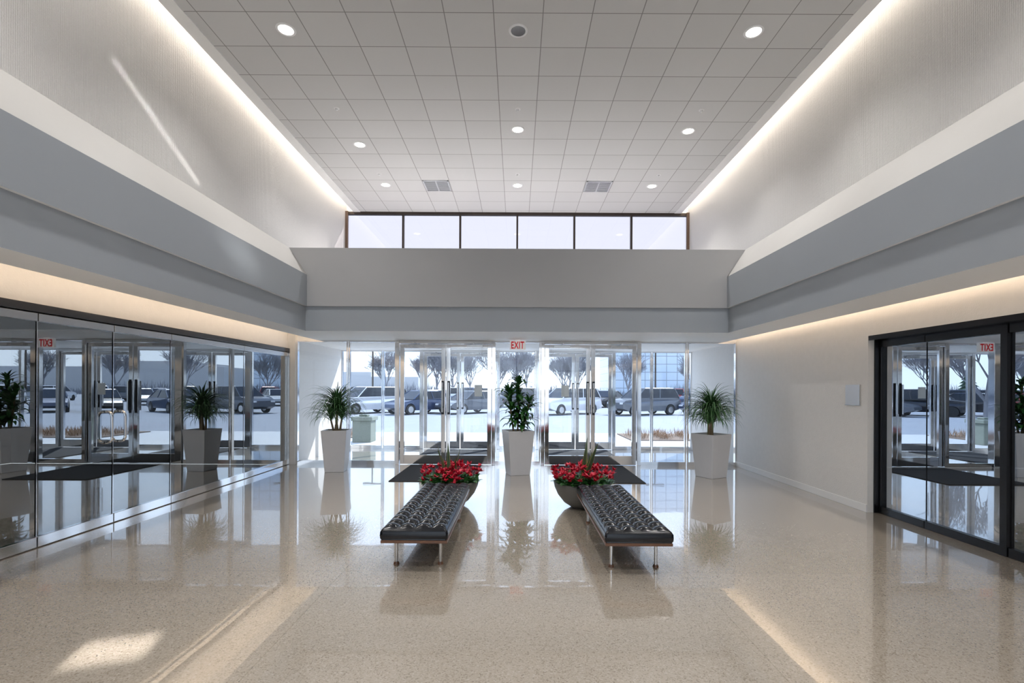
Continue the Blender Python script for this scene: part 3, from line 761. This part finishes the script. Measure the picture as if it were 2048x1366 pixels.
for j, (x, y, s) in enumerate(((-60, 93, 0.8), (-76, 93, 0.85), (-85, 90, 0.7), (-98, 92, 0.8))):
    V, F = [], []; rnd = random.Random(j)
    for lv in range(9):
        z = 0.6+lv*0.75; rr = 2.6*(1-lv/9.5)
        n = 14
        i0 = len(V); V.append((0, 0, z+1.4))
        for q in range(n*2):
            t = math.pi*q/n; r2 = rr*(1.0 if q % 2 else 0.7)*rnd.uniform(0.85, 1.1); V.append((r2*math.cos(t), r2*math.sin(t), z-0.1*(q % 2)))
        for q in range(n*2): F.append((i0, i0+1+q, i0+1+(q+1) % (2*n)))
    cyl(V, F, (0, 0, 0), (0, 0, 1.5), 0.2, 0.15, 8)
    o = mk('evergreen_tree' if j == 0 else 'evergreen_tree.%03d' % j, V, F, M['ever'], loc=(x, y, GZ)); o.scale = (s, s, s)
    tag(o, "dark green conifer at the edge of the lot", "tree", group="evergreen trees")

M['grid'], mpg, brg = brick_mat('curtain_wall', (0.56, 0.66, 0.77), (0.26, 0.30, 0.36), 2.4, 1.8, 0.08, rough=0.15, spec=0.8)
mpg.inputs['Rotation'].default_value = (R(90), 0, 0)
tag(boxes('office_building', [(22, 50, 110, 130, GZ-0.005, 26)], M['grid']), "mirrored blue glass office block with square grid", "building")
tag(boxes('warehouse', [(62, 150, 120, 150, GZ-0.005, 6.5), (75, 95, 122, 145, 6.5, 8)], M['bldg']), "long low pale warehouse beyond the lot", "building")
tag(boxes('warehouse.001', [(-70, -30, 150, 170, GZ-0.005, 5.0), (-55, -45, 152, 168, 5, 6.5)], M['bldg']), "low pale commercial building beyond the lot", "building")
V, F = [], []
rnd = random.Random(9)
for q in range(7000):
    x = rnd.uniform(-110, 110); leaf(V, F, (x, 102+rnd.uniform(-3, 3), 0), rnd.uniform(0, 6.28), rnd.uniform(0.9, 1.5), rnd.uniform(0.8, 3.2)*(0.8+0.3*math.sin(x*0.21)), 0.16, 0.6, seg=2)
tag(mk('brush_thicket', V, F, M['brush']), "distant brown brush line behind the lot", "brush", kind='stuff')
for j, x in enumerate((-14.5, 14, 40, -45)):
    V, F = [], []
    cyl(V, F, (0, 0, 0), (0, 0, 8), 0.1, 0.07, 8); bx(V, F, -0.9, 0.9, -0.15, 0.15, 8, 8.15)
    o = mk('street_lamp' if j == 0 else 'street_lamp.%03d' % j, V, F, M['bronze'], loc=(x, 49.5, GZ)); tag(o, "tall dark double-headed parking lot lamp", "street lamp", group="parking lot lamps")

# ------------------------------------------------------------------ lights / world
w = bpy.data.worlds.new('World'); S.world = w; w.use_nodes = True
n = w.node_tree.nodes; l = w.node_tree.links
bg = n['Background']
tc = n.new('ShaderNodeTexCoord'); sp = n.new('ShaderNodeSeparateXYZ'); l.new(tc.outputs['Generated'], sp.inputs[0])
rp = n.new('ShaderNodeValToRGB'); l.new(sp.outputs['Z'], rp.inputs[0])
e = rp.color_ramp.elements
e[0].position = 0.0; e[0].color = (0.90, 0.95, 1.0, 1); e[1].position = 0.95; e[1].color = (0.32, 0.50, 0.86, 1)
x = e.new(0.12); x.color = (0.80, 0.89, 1.0, 1); x = e.new(0.4); x.color = (0.74, 0.83, 0.98, 1)
l.new(rp.outputs[0], bg.inputs[0]); bg.inputs[1].default_value = 1.95
sd = bpy.data.lights.new('sun', 'SUN'); sd.energy = 6.5; sd.angle = R(0.6); sd.color = (1, 0.97, 0.93)
so = bpy.data.objects.new('sun', sd); COL.objects.link(so)
so.rotation_euler = Vector((-0.6, -0.9, -1.05)).to_track_quat('-Z', 'Y').to_euler(); so.location = (20, 30, 35)

def add_glint_lamp(loc, tgt, sx, sy, spread, energy, roll=0):
    a = bpy.data.lights.new('glint_lamp', 'AREA'); a.shape = 'RECTANGLE'; a.size = sx; a.size_y = sy; a.spread = R(spread); a.energy = energy; a.color = (1, 0.98, 0.95)
    o = bpy.data.objects.new('glint_lamp', a); COL.objects.link(o); o.location = loc
    q = (Vector(tgt)-Vector(loc)).to_track_quat('-Z', 'Y')
    o.rotation_euler = (q.to_matrix() @ Matrix.Rotation(R(roll), 3, 'Z')).to_euler()
# unseen area lamps added indoors to throw the sun streaks and floor patch
add_glint_lamp((3.0, -6.0, 3.2), (-4.5, 6.2, 4.85), 0.03, 1.2, 0.4, 0.25, 40)
add_glint_lamp((3.2, -6.2, 3.0), (-4.5, 4.3, 5.6), 0.8, 0.9, 9, 2.2, 30)
add_glint_lamp((2.5, -6.0, 3.6), (-3.7, 6.6, 3.35), 0.15, 0.4, 2.0, 0.25, 30)
add_glint_lamp((0.5, -6.0, 5.2), (-2.44, 2.98, 0.0), 0.4, 0.15, 0.6, 0.8, 0)
S.view_settings.view_transform = 'Standard'
S.view_settings.exposure = 0.22

# ------------------------------------------------------------------ camera
cd = bpy.data.cameras.new('camera'); co = bpy.data.objects.new('camera', cd); COL.objects.link(co)
cd.sensor_width = 36; cd.lens = 982/2048*36; cd.shift_x = -9/2048; cd.shift_y = 94/2048
cd.clip_end = 1000; cd.clip_start = 0.05
co.location = (0, 0, 1.6); co.rotation_euler = (R(90), R(-0.28), 0)
S.camera = co
